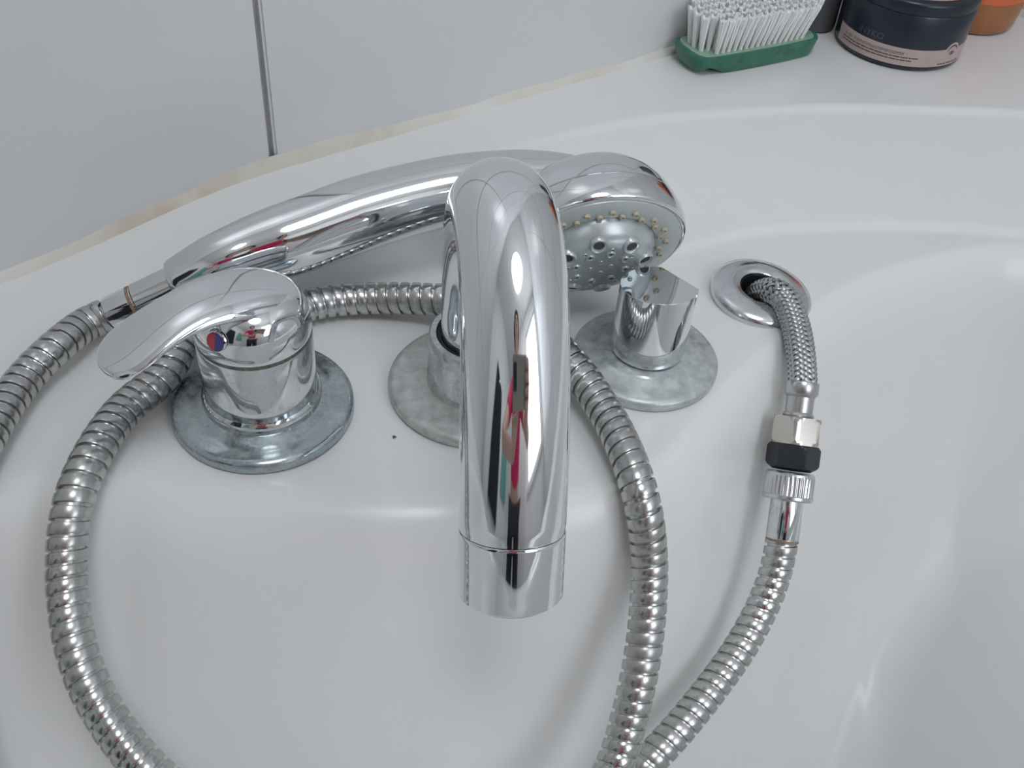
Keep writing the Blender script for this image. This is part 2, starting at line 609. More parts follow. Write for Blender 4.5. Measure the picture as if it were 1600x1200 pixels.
def tub():
    s1 = np.arange(-.13, .672, .0017)
    sL = np.arange(-.95, -.13, .014)
    t1 = np.arange(0.0023, .47, .0017)
    t2 = np.arange(.47, .855, .009)
    sv, tv = np.concatenate([sL, s1[s1 < .668], [.6695]]), np.concatenate([t1, t2, [.86]])
    S, T = np.meshgrid(sv, tv, indexing='ij')
    Z = tub_height(S, T)
    # outer lip rolls down
    ns, ntt = S.shape
    X = WA[0] + WU[0] * S + WN[0] * T
    Y = WA[1] + WU[1] * S + WN[1] * T
    V = np.stack([X, Y, Z], -1).reshape(-1, 3)
    idx = np.arange(ns * ntt).reshape(ns, ntt)
    q = np.stack([idx[:-1, :-1], idx[:-1, 1:], idx[1:, 1:], idx[1:, :-1]], -1).reshape(-1, 4)[:, ::-1]
    # the hole under the hose outlet
    qc = V[q].mean(axis=1)
    q = q[np.hypot(qc[:, 0] - HOLE[0], qc[:, 1] - HOLE[1]) > .0120]
    # apron down to the floor along the open sides
    rim = list(idx[0, :]) + list(idx[1:, -1])
    base = len(V)
    low = V[rim].copy(); low[:, 2] = Z_FLOOR
    V = np.concatenate([V, low])
    ap = [(rim[i], rim[i + 1], base + i + 1, base + i) for i in range(len(rim) - 1)]
    me = bpy.data.meshes.new('bathtub')
    me.from_pydata(V.tolist(), [], q.tolist() + ap)
    me.polygons.foreach_set('use_smooth', [True] * len(me.polygons))
    me.set_sharp_from_angle(angle=math.radians(60))
    me.materials.append(M['enamel'])
    o = link(bpy.data.objects.new('bathtub', me))
    tag(o, 'glossy white bathtub with moulded rim and tap ledge in the corner', 'bathtub')
    # sealant bead where rim meets tiles
    def bead(fn, a, b, step):
        V, Fc = [], []
        ss = np.arange(a, b, step)
        for s in ss:
            p, n, z, hgt = fn(s)
            prof = [(0.0, hgt), (.0012, hgt * .66), (.0024, hgt * .28), (.0036, -.0006), (.0, -.004)]
            for (aa, bb) in prof:
                V.append(np.array([p[0] + n[0] * aa, p[1] + n[1] * aa, z + bb]))
        for k in range(len(ss) - 1):
            for i in range(4):
                Fc.append((k * 5 + i, k * 5 + i + 1, k * 5 + 6 + i, k * 5 + 5 + i))
        return V, Fc

    def f1(s):
        h = .0040 + .0030 * math.exp(-((s - .15) / .08) ** 2) + .0007 * math.sin(s * 47) + .0005 * math.sin(s * 113 + 1)
        return WA + WU * s + WN * .0018, WN, rim_z(s), h
    struct(obj('trim_1', *bead(f1, -.6, S_CORNER, .004), 'sealant'))
    f2 = lambda t: (WA + WU * (S_CORNER - .002) + WN * t, -WU, .02, .004)
    struct(obj('trim_2', *bead(f2, 0.0, .86, .01), 'sealant'))


tub()


def ground(x, y):
    s, t = st((x, y))
    return float(tub_height(np.array([[s]]), np.array([[t]]))[0, 0])


# ------------------------------------------------------------------ lever mixer
def mixer():
    x0, y0 = -0.0998, 0.2922
    t = thing('lever_mixer', (x0, y0, 0), 'chrome lever mixer tap with a red and blue dot, left of the spout', 'tap')
    o = (x0, y0, .0004)
    R = .0363
    obj('flange', *lathe([(0, 0), (R - .0006, 0), (R, .0008), (R, .0036), (R - .0008, .0048), (R - .003, .0055), (.030, .0060), (.0262, .0068), (.0245, .0080), (.0232, .0082), (0, .0082)], 96, o), 'lime_mixer', t, 40)
    obj('body', *lathe([(.0220, .0070), (.0236, .0074), (.0237, .0105), (.0231, .0122), (.0222, .0132), (.0220, .040), (.0214, .0412), (0, .0412)], 96, o), 'chrome_dirty', t, 40)
    obj('seal_ring', *lathe([(.0212, .0400), (.0217, .0405), (.0217, .0430), (.0210, .0434), (0, .0434)], 96, o), 'grime', t, 40)
    az = math.radians(222)
    ux, uy = math.cos(az), math.sin(az)

    def capr(r, a, h):
        # the front of the cap is pinched in a little under the lever
        d = math.cos(a - az)
        k = max(0.0, (h - .047) / .013)
        return r * (1 - .10 * k * max(0, d) ** 2)
    obj('cap', *lathe([(.0205, .0422), (.0219, .0426), (.0222, .0440), (.0221, .0475), (.0216, .0510), (.0204, .0545), (.0182, .0578), (.0148, .0602), (.0100, .0618), (.005, .0624), (0, .0625)], 96, o, rfun=capr), 'chrome', t, 50)
    # lever: tapering paddle that grows out of the cap
    secs = [(-19.6, 4.0, 53.6, 5), (-18.6, 8.0, 56.2, 8), (-16, 11.0, 59.4, 10), (-11, 13.0, 62.6, 12), (-4, 13.2, 65.2, 12), (4, 12.4, 67.0, 11), (12, 11.4, 67.8, 9.2),
            (20, 10.6, 67.4, 7.6), (28, 10.3, 65.9, 6.4), (36, 10.5, 63.4, 5.6), (43, 10.9, 60.6, 5.2), (49, 10.6, 58.0, 5.0), (53, 9.0, 56.2, 4.8), (55.6, 6.4, 55.0, 4.2), (57, 3.2, 54.3, 3.2), (57.4, 1.2, 54.0, 2.0)]
    rs = catmull([(a * .001, b * .001 * (1 + .20 * min(1, max(0, (a + 12) / 20))), c * .001, d * .001) for a, b, c, d in secs], 4)
    rings = []
    nn = 36
    for r, hw, zt, th in rs:
        ring = []
        for i in range(nn):
            a = 2 * PI * i / nn
            c, s = math.cos(a), math.sin(a)
            w = hw * math.copysign(abs(c) ** .75, c)
            zz = zt - th / 2 + (th / 2) * math.copysign(abs(s) ** (.9 if s > 0 else .6), s)
            if s > 0:
                zz -= 0.0010 * (w / max(hw, 1e-4)) ** 2 * min(1, th / .005)
            ring.append(np.array([x0 + ux * r - uy * w, y0 + uy * r + ux * w, zz]))
        rings.append(ring)
    obj('lever', *loft(rings), 'chrome', t, 50)
    # temperature dot, half red half blue, on the cap under the lever
    ia = math.radians(250)
    n = np.array([math.cos(ia) * .95, math.sin(ia) * .95, .30])
    c = np.array([x0 + math.cos(ia) * .0210, y0 + math.sin(ia) * .0206, .0525])
    ax = frame(n, (-math.sin(ia), math.cos(ia), 0))
    ring = obj('indicator', *lathe([(0, .0), (.0041, .0), (.0041, .0009), (.0037, .0012), (.0034, .0010), (0, .0010)], 32, c, ax), 'chrome', t, 40)

    def half(a0, a1, m):
        V = [c + ax[2] * .0016] + [c + ax[2] * .0014 + ax[0] * .0035 * math.cos(a) + ax[1] * .0035 * math.sin(a) for a in np.linspace(a0, a1, 17)]
        V += [v - ax[2] * .0010 for v in V]
        F = [(0, i, i + 1) for i in range(1, 17)] + [(i + 18, i + 1 + 18, i + 1, i) for i in range(1, 17)]
        F += [(0, 17, 35, 18), (1, 0, 18, 19)]
        obj('enamel_half', V, F, m, ring, 40)
    half(PI / 2, 3 * PI / 2, 'red')
    half(-PI / 2, PI / 2, 'blue')


mixer()


# ------------------------------------------------------------------ spout
def spout():
    x0, y0 = -0.0157, 0.3157
    t = thing('bath_spout', (x0, y0, 0), 'thick arched chrome bath spout standing in the middle of the ledge', 'spout')
    o = (x0, y0, .0004)
    R = .0365
    obj('flange', *lathe([(0, 0), (R - .0006, 0), (R, .0008), (R, .0036), (R - .0008, .0047), (R - .003, .0053), (.024, .0056), (.0215, .0056), (0, .0056)], 96, o), 'lime_spout', t, 40)
    obj('collar', *lathe([(.0196, .0050), (.0202, .0054), (.0203, .0090), (.0199, .0096), (.0200, .0270), (.0197, .0295), (.0190, .0305), (.0168, .0305), (.0164, .0290), (.0160, .020)], 96, o), 'collar_scale', t, 40)
    obj('gasket', *lathe([(.0150, .0280), (.0162, .0284), (.0163, .0296), (.0150, .0300)], 64, o), 'dark_hole', t, 40)
    a = np.array([21.1, -137.4]); a /= np.linalg.norm(a)
    pts = [(0, .018), (0, .036), (0, .052), (.004, .0705), (.0125, .0880), (.0245, .1035), (.0385, .1160), (.052, .1232), (.064, .1242), (.075, .1200), (.0855, .1125),
           (.097, .1015), (.108, .0890), (.118, .0750), (.1265, .0600), (.1325, .0475), (.1345, .0432)]
    P = catmull([(x0 + a[0] * r + .0016 * math.exp(-((r - .085) / .035) ** 2), y0 + a[1] * r, z) for r, z in pts], 10)
    path = Path(P, (1, 0, 0))
    L = path.L
    Ls = L - .0210
    rad = lambda s: .0150
    ss = list(np.linspace(0, Ls - .0006, 110))
    obj('spout_tube', *sweep(path, lambda s: (.0148 + .0012 * float(sstep(.02, .10, s))) if s < Ls - .0010 else .0157, ss + [Ls - .0002], 72), 'chrome', t, 40)
    ss = [Ls, Ls + .0005] + list(np.linspace(Ls + .001, L - .0008, 16)) + [L]
    out = obj('outlet_sleeve', *sweep(path, lambda s: .0157 if s < Ls + .0004 else (.0152 if s > L - .0004 else .0160), ss, 72), 'chrome', t, 40)
    p, x, y, tt = path.at(L)
    obj('aerator', *lathe([(.0142, -.002), (.0144, .0006), (.0115, .0006), (.0110, -.0008), (0, -.0008)], 48, p, (x, y, tt)), 'dark_hole', out, 40)


spout()


# ------------------------------------------------------------------ diverter knob
def knob():
    x0, y0 = 0.0574, 0.3418
    t = thing('diverter_knob', (x0, y0, 0), 'short chrome diverter knob with a slanted cut top, right of the spout', 'tap knob')
    o = (x0, y0, .0004)
    R = .0322
    obj('flange', *lathe([(0, 0), (R - .0005, 0), (R, .0008), (R, .0034), (R - .0008, .0045), (R - .003, .0052), (.0235, .0062), (.0215, .0078), (.0188, .0084), (0, .0084)], 96, o), 'lime_knob', t, 40)
    obj('neck', *lathe([(.0150, .0075), (.0152, .0078), (.0152, .0100), (0, .0100)], 64, o), 'dark_hole', t, 40)
    V, F = lathe([(0, .0094), (.0158, .0094), (.0163, .0100), (.0163, .0150), (.0162, .0560), (0, .0560)], 96, o)
    me = mesh_data('knob', np.array(V) - np.array(o), F, 'chrome', None)
    bm = bmesh.new(); bm.from_mesh(me)
    bmesh.ops.remove_doubles(bm, verts=bm.verts, dist=1e-6)

    def cut(p, n):
        r = bmesh.ops.bisect_plane(bm, geom=list(bm.verts) + list(bm.edges) + list(bm.faces), plane_co=p, plane_no=n, clear_outer=True, dist=1e-7)
        es = [e for e in r['geom_cut'] if isinstance(e, bmesh.types.BMEdge)]
        bmesh.ops.contextual_create(bm, geom=es)
    cut((0, 0, .0430), Vector((-.05, .16, 1)).normalized())
    cut((.0112 * .74, .0112 * .67, .0430), Vector((.74, .67, .50)).normalized())
    bmesh.ops.recalc_face_normals(bm, faces=bm.faces)
    bm.to_mesh(me); bm.free()
    me.polygons.foreach_set('use_smooth', [True] * len(me.polygons))
    me.set_sharp_from_angle(angle=math.radians(25))
    k = bpy.data.objects.new('knob', me)
    k['_o'] = t['_o']
    link(k, t)
    b = bevel(k, .0007, 3, 28)


knob()


# ------------------------------------------------------------------ hose outlet, braided hose, couplings, shower hose
def hose_outlet():
    c = np.array([*HOLE, 0.0])
    c[2] = ground(c[0], c[1]) - .0004
    n = np.array([.07, -.03, 1.0])
    ax = frame(n)
    t = thing('hose_outlet', c, 'round chrome plate on the ledge from which the braided hose emerges', 'hose outlet')
    R = .0246
    V, F = lathe([(R - .001, -.0020), (R, .0006), (R, .0026), (R - .0010, .0042), (R - .004, .0056), (.0165, .0066), (.0125, .0064), (.0112, .0054), (.0108, .003), (.0108, -.0006)], 96, c, ax)
    obj('plate', V, F, 'lime_outlet', t, 40)
    obj('grommet', *lathe([(.0107, .0046), (.0104, .0046), (.0102, -.018), (0, -.018)], 64, c, ax), 'dark_hole', t, 40)
    return c, ax


OUT_C, OUT_AX = hose_outlet()
# straight run of couplings, from the end of the braid to the start of the shower hose
CP0, CP1 = at(1254, 597, -.0055), at(1222, 843, -.0570)
CL = float(np.linalg.norm(CP1 - CP0))
CAX = frame(CP1 - CP0, (1, 0, 0))
RB = .0066


def along(py):
    """distance down the couplings for a given row of the survey"""
    best = None
    for k in range(401):
        p = CP0 + (CP1 - CP0) * k / 400
        c = RCV.T @ (p - CAM)
        y = 600 + FPX * c[1] / c[2]
        if best is None or abs(y - py) < best[0]:
            best = (abs(y - py), CL * k / 400)
    return best[1]


def braided_hose():
    t = thing('braided_hose', CP0, 'braided steel hose bending out of the outlet plate, with a nickel nut', 'hose')
    start = OUT_C + OUT_AX[2] * -.013 + np.array([-.0018, .0010, 0])
    pts = [start, OUT_C + np.array([-.0006, .0002, .0005]), at(1210, 456, .0092), at(1229, 472, .0092), at(1243, 508, .0055), at(1251, 552, .0010), CP0, CP0 + CAX[2] * .004]
    path = Path(catmull(pts, 14), (1, 0, 0))
    L = path.L
    core = obj('core_tube', *sweep(path, lambda s: RB - .0009, list(np.linspace(0, L, 50)), 28), 'braid_core', t, 60)
    # woven strands, both hands, going over and under each other
    V, F = [], []
    NS, turns = 8, L / .0195
    wdt = .00088
    for hand in (1, -1):
        for k in range(NS):
            ph = 2 * PI * k / NS
            m = 330
            row0 = len(V)
            for i in range(m + 1):
                s = L * i / m
                p, x, y, tt = path.at(s)
                a = ph + hand * 2 * PI * turns * s / L
                # over and under the other set in turn
                h = RB - .00045 + hand * .00040 * math.cos(PI * 2 * turns * NS * s / L)
                rad = x * math.cos(a) + y * math.sin(a)
                tan = -x * math.sin(a) + y * math.cos(a)
                dirv = tt + tan * hand * (2 * PI * turns / L) * RB
                dirv /= np.linalg.norm(dirv)
                side = np.cross(rad, dirv)
                c = p + rad * h
                V.extend([c - side * wdt - rad * .0002, c + rad * .00018, c + side * wdt - rad * .0002])
            for i in range(m):
                q = row0 + i * 3
                F.append((q, q + 1, q + 4, q + 3))
                F.append((q + 1, q + 2, q + 5, q + 4))
    obj('braid', V, F, 'braid', t, 60)
    z = lambda py: along(py)
    e0, e1, e2 = 0.0, z(618), z(651)
    fer = obj('ferrule', *lathe([(RB - .001, e0 - .0004), (RB + .0006, e0), (RB + .0009, e0 + .0008), (RB + .0009, e1 - .0008), (RB + .0003, e1), (RB - .0004, e1 + .0008), (RB - .0005, e2 - .0020), (RB, e2 - .0014), (RB + .0003, e2 - .0006), (RB, e2 + .0002), (0, e2 + .0002)], 64, CP0, CAX), 'ferrule', t, 40)
    n0, n1 = z(652), z(694)
    hexn(t, 'hex_nut', n0, n1, .0118, 'nickel', 5 * PI / 60)


def hexn(parent, name, a, b, r, mat, rot):
    """hexagonal nut with chamfered ends"""
    def rf(rr, ang, h):
        k = (ang + rot) % (PI / 3) - PI / 6
        hexr = r * math.cos(PI / 6) / math.cos(k)
        return min(rr, hexr)
    e = (b - a) * .07
    prof = [(0, a), (r * .90, a), (r * .955, a + e), (r * 1.01, a + e * 2.2), (r * 1.01, b - e * 2.2), (r * .955, b - e), (r * .90, b), (0, b)]
    return obj(name, *lathe(prof, 120, CP0, CAX, rf), mat, parent, 22)


braided_hose()


def adapter():
    a, b = along(694.5), along(736)
    t = thing('hose_adapter', CP0 + CAX[2] * a, 'black plastic hexagonal adapter between the nickel nut and knurled nut', 'adapter')
    hexn(t, 'hex_body', a, a + (b - a) * .86, .0118, 'black', 14 * PI / 60)
    obj('neck', *lathe([(.0100, a + (b - a) * .80), (.0104, a + (b - a) * .86), (.0085, b - .0003), (0, b - .0003)], 64, CP0, CAX), 'black', t, 40)


adapter()

# the shower hose: from the couplings down into the basin, back up behind the taps, round the left and up to the handset
HAND_END = at(272, 445, .0215)
HAND_NEXT = at(340, 414, .0285)
HDIR = (HAND_END - HAND_NEXT) / np.linalg.norm(HAND_END - HAND_NEXT)
HR = .00725


def hose_points():
    P = [CP1 + CAX[2] * -.004, CP1]
    for px, py, z in ((1211, 900, -.0690), (1186, 960, -.0800), (1152, 1020, -.0890), (1108, 1080, -.0960), (1060, 1140, -.1020), (1008, 1195, -.1080)):
        P.append(at(px, py, z))
    P += [at(940, 1265, -.1215), at(860, 1320, -.118), at(800, 1350, -.108), at(800, 1345, -.096), at(860, 1310, -.084), at(925, 1262, -.0755)]      # turn, below the frame
    for px, py, z in ((960, 1200, -.0680), (977, 1145, -.0610), (1000, 1050, -.0460), (1012, 960, -.0320), (1015, 870, -.0165), (1004, 785, .0025), (978, 705, .0098), (940, 633, .0105), (893, 568, .0150)):
        P.append(at(px, py, z))
    P += [np.array([.004, .3475, .0150]), np.array([-.0165, .3545, .0148]), np.array([-.040, .3570, .0125])]
    for px, py, z in ((580, 466, .0085), (490, 474, .0085), (400, 503, .0100)):
        P.append(at(px, py, z))
    P.append(np.array([-.1370, .3205, .0140]))
    for px, py, z in ((262, 586, .0098), (200, 632, .0086), (150, 700, .0100), (114, 780, .0045),
                      (103, 870, -.0090), (108, 960, -.0200), (129, 1050, -.0310), (172, 1130, -.0410), (232, 1205, -.0490)):
        P.append(at(px, py, z))
    P += [at(330, 1290, -.060), at(420, 1380, -.085), at(380, 1480, -.110), at(230, 1500, -.115), at(70, 1430, -.105), np.array([-.172, .150, -.078]), np.array([-.186, .176, -.042]), np.array([-.190, .206, -.004]), np.array([-.1935, .232, .0095])]
    for px, py, z in ((-25, 690, .0098), (15, 622, .0096), (52, 575, .0098), (95, 536, .0128)):
        P.append(at(px, py, z))
    P += [HAND_END + HDIR * .0400 + np.array([0, 0, .0012]), HAND_END + HDIR * .030, HAND_END + HDIR * .019]
    return P


def shower_hose():
    t = thing('shower_hose', CP1, 'ribbed steel shower hose looping round the three taps', 'hose')
    raw = Path(catmull(hose_points(), 24), (1, 0, 0))
    Q = np.array([raw.at(s_)[0] for s_ in np.linspace(0, raw.L, 650)])
    for _ in range(28):                                            # a sprung hose has no kinks
        Q[4:-8] = .5 * Q[4:-8] + .25 * (Q[3:-9] + Q[5:-7])
    path = Path(Q, (1, 0, 0))
    # helical ribs: each turn a flat band and a groove
    pitch, n = .0052, 30
    prof = [(0.0, .84), (.035, .985), (.10, 1.0), (.40, 1.008), (.70, 1.0), (.75, .985), (.78, .83), (.94, .825)]
    kk = len(prof)
    turns = int((path.L - pitch * 1.2) / pitch)
    V, F = [], []
    for a in range(turns):
        for (u, r) in prof:
            s0 = (a + u) * pitch
            p, x, y, tt = path.at(s0 + pitch * .5)
            for i in range(n):
                an = 2 * PI * i / n
                q = p + tt * (pitch * (i / n - .5))
                V.append(q + (x * math.cos(an) + y * math.sin(an)) * (HR * r))
    rows = turns * kk
    for k in range(rows - 1):
        for i in range(n - 1):
            F.append((k * n + i, k * n + i + 1, (k + 1) * n + i + 1, (k + 1) * n + i))
        if k + kk + 1 < rows:
            F.append((k * n + n - 1, (k + kk) * n, (k + kk + 1) * n, (k + 1) * n + n - 1))
    obj('ribbed_tube', V, F, 'hose', t, 40)
    # coupling end
    a, b, c = along(737), along(781), CL
    def kn(r, ang, h):
        if a + .0020 < h < b - .0022:
            return r * (1 + .018 * math.cos(ang * 36))
        return r
    hh = list(np.linspace(a + .0021, b - .0023, 3))
    nut = obj('knurled_nut', *lathe([(0, a), (.0100, a), (.0107, a + .0007), (.0108, a + .0018)] + [(.01075, h) for h in hh] + [(.0112, b - .0020), (.0112, b - .0008), (.0104, b), (0, b)], 288, CP0, CAX, kn), 'knurl', t, 30)
    obj('sleeve', *lathe([(0, b - .001), (.0070, b - .001), (.0072, b + .0004), (.0074, c - .0008), (.0070, c), (0, c)], 64, CP0, CAX), 'chrome_dirty', t, 40)
    obj('rust_ring', *lathe([(.0066, c - .0006), (.0073, c - .0002), (.0073, c + .0007), (.0066, c + .0011)], 48, CP0, CAX), 'rust', t, 40)
    # handset end: cone nut with two rings
    hx = frame(HDIR, (0, 0, 1))
    E0 = HAND_END
    hand = obj('cone_nut', *lathe([(0, .0003), (.0082, .0003), (.0082, .002), (.0079, .0165), (.0072, .0172), (.0072, .0180), (0, .0180)], 64, E0, hx), 'chrome_handset', t, 40)
    obj('rust_ring', *lathe([(.0062, .0176), (.0077, .0179), (.0077, .0190), (.0062, .0193)], 48, E0, hx), 'rust', t, 40)
    def octo(r, ang, h):
        k = ang % (PI / 4) - PI / 8
        return min(r, .0076 * math.cos(PI / 8) / math.cos(k) * 1.03)
    obj('faceted_sleeve', *lathe([(0, .0188), (.0074, .0188), (.0078, .0194), (.0078, .0292), (.0074, .0298), (0, .0298)], 64, E0, hx, octo), 'chrome_handset', t, 20)
    return path


HOSE = shower_hose()


# ------------------------------------------------------------------ shower handset
def handset():
    C0 = np.array([.0315, .3665, .0410])                       # centre of the spray face
    az, el = math.radians(-76), math.radians(-23)
    N = np.array([math.cos(el) * math.cos(az), math.cos(el) * math.sin(az), math.sin(el)])
    A = np.cross(N, (0, 0, 1)); A /= np.linalg.norm(A)
    B = np.cross(A, N)
    ax = (A, np.cross(N, A), N)
    R = .0385
    t = thing('shower_handset', (C0[0], C0[1], 0), 'chrome hand shower lying on its side behind the spout, spray face forward', 'shower head')
    # handle
    hp = [(272, 445, .0215), (340, 414, .0285), (400, 391, .0315), (465, 370, .0345), (578, 330, .0405), (690, 301, .0455)]
    pts = [at(*p) for p in hp]
    back = C0 - N * .0150
    pts += [at(780, 290, .0490), at(845, 293, .0500), at(895, 303, .0490), at(935, 318, .0475)]
    path = Path(catmull(pts, 14), (0, 0, 1))
    L = path.L
    rk = [(0, .0098), (.002, .0107), (.018, .0130), (.05, .0162), (.085, .0166), (.12, .0158), (.15, .0156), (.175, .0166), (.20, .0178), (.22, .0180), (1, .0170)]
    rf = lambda s: float(np.interp(s, [a for a, b in rk], [b for a, b in rk]))
    ss = [0, .0006, .0014] + list(np.linspace(.003, L, 90))
    obj('handle', *sweep(path, lambda s: rf(s) if s > .001 else rf(0) * (1 if s > .0003 else .93), ss, 56), 'chrome_handset', t, 45)
    # head shell: domed back, seam, chrome rim
    obj('head_back', *lathe([(0, -.0385), (.008, -.0382), (.016, -.0366), (.023, -.0338), (.0295, -.0292), (.0342, -.0235), (.0368, -.0180), (.0381, -.0134), (.0376, -.0130), (0, -.0130)], 96, C0, ax), 'chrome_handset', t, 50)
    obj('head_rim', *lathe([(.0374, -.0128), (.0383, -.0126), (.0394, -.0080), (.0396, -.0045), (.0393, -.0014), (.0387, -.0003), (.0376, .0000), (.0370, -.0006), (0, -.0006)], 128, C0, ax), 'chrome_handset', t, 50)
    obj('spray_ring', *lathe([(.0372, -.0010), (.0368, .0004), (.0350, .0010), (.0270, .0012), (.0255, .0006), (.0252, -.001)], 128, C0, ax), 'spray_grey', t, 50)
    disc_prof = [(.0254, -.0010), (.0253, .0012), (.0247, .0028), (.0230, .0062), (.0205, .0088), (.0160, .0098), (.0080, .0094), (0, .0090)]
    disc = obj('spray_disc', *lathe(disc_prof, 96, C0, ax), 'spray_disc', t, 60)
    # rubber nozzles, two staggered rings
    vn, fn = lathe([(.0015, 0), (.00145, .0008), (.0010, .0014), (.0006, .0014), (.0005, .0009), (0, .0009)], 14)
    nz = mesh_data('rubber_nozzle', vn, fn, 'nozzle', 50)
    for k in range(36):
        a = 2 * PI * k / 36
        r = .0302 if k % 2 else .0276
        p = C0 + ax[0] * r * math.cos(a) + ax[1] * r * math.sin(a) + N * .0010
        inst('rubber_nozzle', nz, t, mtx(p, ax))
    # jets: large cups round the edge, small ones inside, each with a dark bore
    def jet(rc, hgt, wd):
        v, f = lathe([(rc * wd, -.0010), (rc * (.85 * wd + .15), hgt * .55), (rc * (.55 * wd + .45), hgt), (rc * (.35 * wd + .65), hgt * .75), (rc * 1.05, hgt * .70), (rc * .98, hgt * .1)], 24)
        h, g = lathe([(rc * 1.0, hgt * .35), (0, hgt * .30)], 20)
        return mesh_data('jet', v, f, 'spray_disc', 60), mesh_data('bore', h, g, 'jet_hole', 60)
    big, mid, tiny = jet(.0023, .0014, 1.85), jet(.0008, .0010, 2.9), jet(.0005, .0007, 2.4)

    def zprof(r):
        pr = sorted(disc_prof)
        return float(np.interp(r, [a for a, b in pr], [b for a, b in pr]))

    def putjets(kind, cnt, r, off, tilt):
        for k in range(cnt):
            a = 2 * PI * k / cnt + off
            d = ax[0] * math.cos(a) + ax[1] * math.sin(a)
            n2 = N + d * tilt
            f2 = frame(n2, A)
            p = C0 + d * r + N * (zprof(r) - .0002)
            j = inst('jet', kind[0], t, mtx(p, f2))
            b = bpy.data.objects.new('bore', kind[1])
            link(b, j)
            b['_o'] = t['_o']
    putjets(big, 8, .0190, .25, .30)
    putjets(mid, 8, .0115, .62, .05)
    putjets(tiny, 8, .0150, .66, .15)
    putjets(tiny, 4, .0045, .2, 0)


handset()


# ------------------------------------------------------------------ things on the rim
def nail_brush():
    e, p = np.array([.861, .509, 0]), np.array([-.509, .861, 0])
    c = np.array([.1262, .6160, .0203])
    t = thing('nail_brush', c, 'green clear nail brush with white bristles up, lying against the tiles', 'brush')
    LX, WY, H = .048, .0172, .0118

    def outline(sx, n=72):
        out = []
        for i in range(n):
            a = 2 * PI * i / n
            ca, sa = math.cos(a), math.sin(a)
            x = (LX - .0130) * (1 if ca > 0 else -1) * min(1, abs(ca) * 1.9) + .0130 * math.copysign(abs(ca) ** .8, ca)
            y = WY * math.copysign(abs(sa) ** .62, sa)
            out.append((x * sx, y * sx))
        return out
    rings = []
    for z, sx in ((0.0, .90), (.0008, .93), (.004, .965), (.009, .99), (.0108, 1.0), (.0116, .992), (H, .965)):
        ring = []
        for (x, y) in outline(sx):
            zz = z
            u = (x + LX * .93)
            lift = .0050 * math.exp(-((u - .008) / .0060) ** 2) * max(0, 1 - z / .007)       # finger notch under one end
            ring.append(c + e * x + p * y + np.array([0, 0, zz + lift]))
        rings.append(ring)
    obj('handle_block', *loft(rings), 'brush_green', t, 40)
    bed = [[c + e * x + p * y + np.array([0, 0, z]) for (x, y) in outline(.93)] for z in (H - .0006, H + .0003)]  # thin added layer: the lit top of the green plastic, painted paler
    obj('lit_top_layer', *loft(bed), 'lit_green', t, 40)
    # tufts in staggered rows, each a bundle of bristles
    def tuft(seed):
        # a bundle fanning out from its hole, ridged by the single bristles, with a ragged top
        rnd = random.Random(seed)
        n = 18
        V, F = [], []
        for (zz, r, rag) in ((-.001, .00115, 0), (.004, .00128, .0), (.012, .0018, .0), (.0215, .00255, .0011)):
            for i in range(n):
                a = 2 * PI * i / n
                rr = r * (1.12 if i % 2 else .88)
                V.append((rr * math.cos(a), rr * math.sin(a), zz + (rnd.uniform(-rag, rag) if rag else 0)))
        for k in range(3):
            for i in range(n):
                j = (i + 1) % n
                F.append((k * n + i, k * n + j, (k + 1) * n + j, (k + 1) * n + i))
        t0 = len(V)
        for i in range(6):
            a = 2 * PI * i / 6
            V.append((.0012 * math.cos(a), .0012 * math.sin(a), .0213 + rnd.uniform(-.0010, .0012)))
        for i in range(6):
            for m_ in range(3):
                F.append((3 * n + i * 3 + m_, 3 * n + (i * 3 + m_ + 1) % n, t0 + i))
            F.append((3 * n + (i * 3 + 3) % n, t0 + (i + 1) % 6, t0 + i))
        F.append(tuple(t0 + i for i in range(6)))
        parts = [(V, F)]
        for k in range(7):
            a = rnd.random() * 2 * PI
            hgt = .0222 + rnd.uniform(-.0008, .0016)
            V = []
            for (zz, f, w) in ((.0, .0010, .00030), (hgt * .5, .0018, .00030), (hgt, .0028, .00024)):
                cx, cy = f * math.cos(a), f * math.sin(a)
                V += [(cx + w, cy, zz), (cx - w * .5, cy + w * .87, zz), (cx - w * .5, cy - w * .87, zz)]
            parts.append((V, [(0, 1, 4, 3), (1, 2, 5, 4), (2, 0, 3, 5), (3, 4, 7, 6), (4, 5, 8, 7), (5, 3, 6, 8), (6, 7, 8)]))
        v, f = join(*parts)
        return mesh_data('bristle_tuft', v, f, 'bristle', 25)
    kinds = [tuft(s) for s in range(5)]
    rows = [(-.0120, 16), (-.0060, 17), (0, 18), (.0060, 17), (.0120, 16)]
    for y, n in rows:
        half = .0405 * (1 - .6 * (abs(y) / .0172) ** 3)
        for k in range(n):
            x = -half + 2 * half * k / (n - 1)
            lean = e * (x / .042 * .17 + .10) + p * (y / .0172 * .16) + np.array([random.uniform(-.03, .03), random.uniform(-.03, .03), 0])
            f = frame(np.array([0, 0, 1.0]) + lean, e)
            inst('bristle_tuft', random.choice(kinds), t, mtx(c + e * x + p * y + np.array([0, 0, H]), f))


nail_brush()


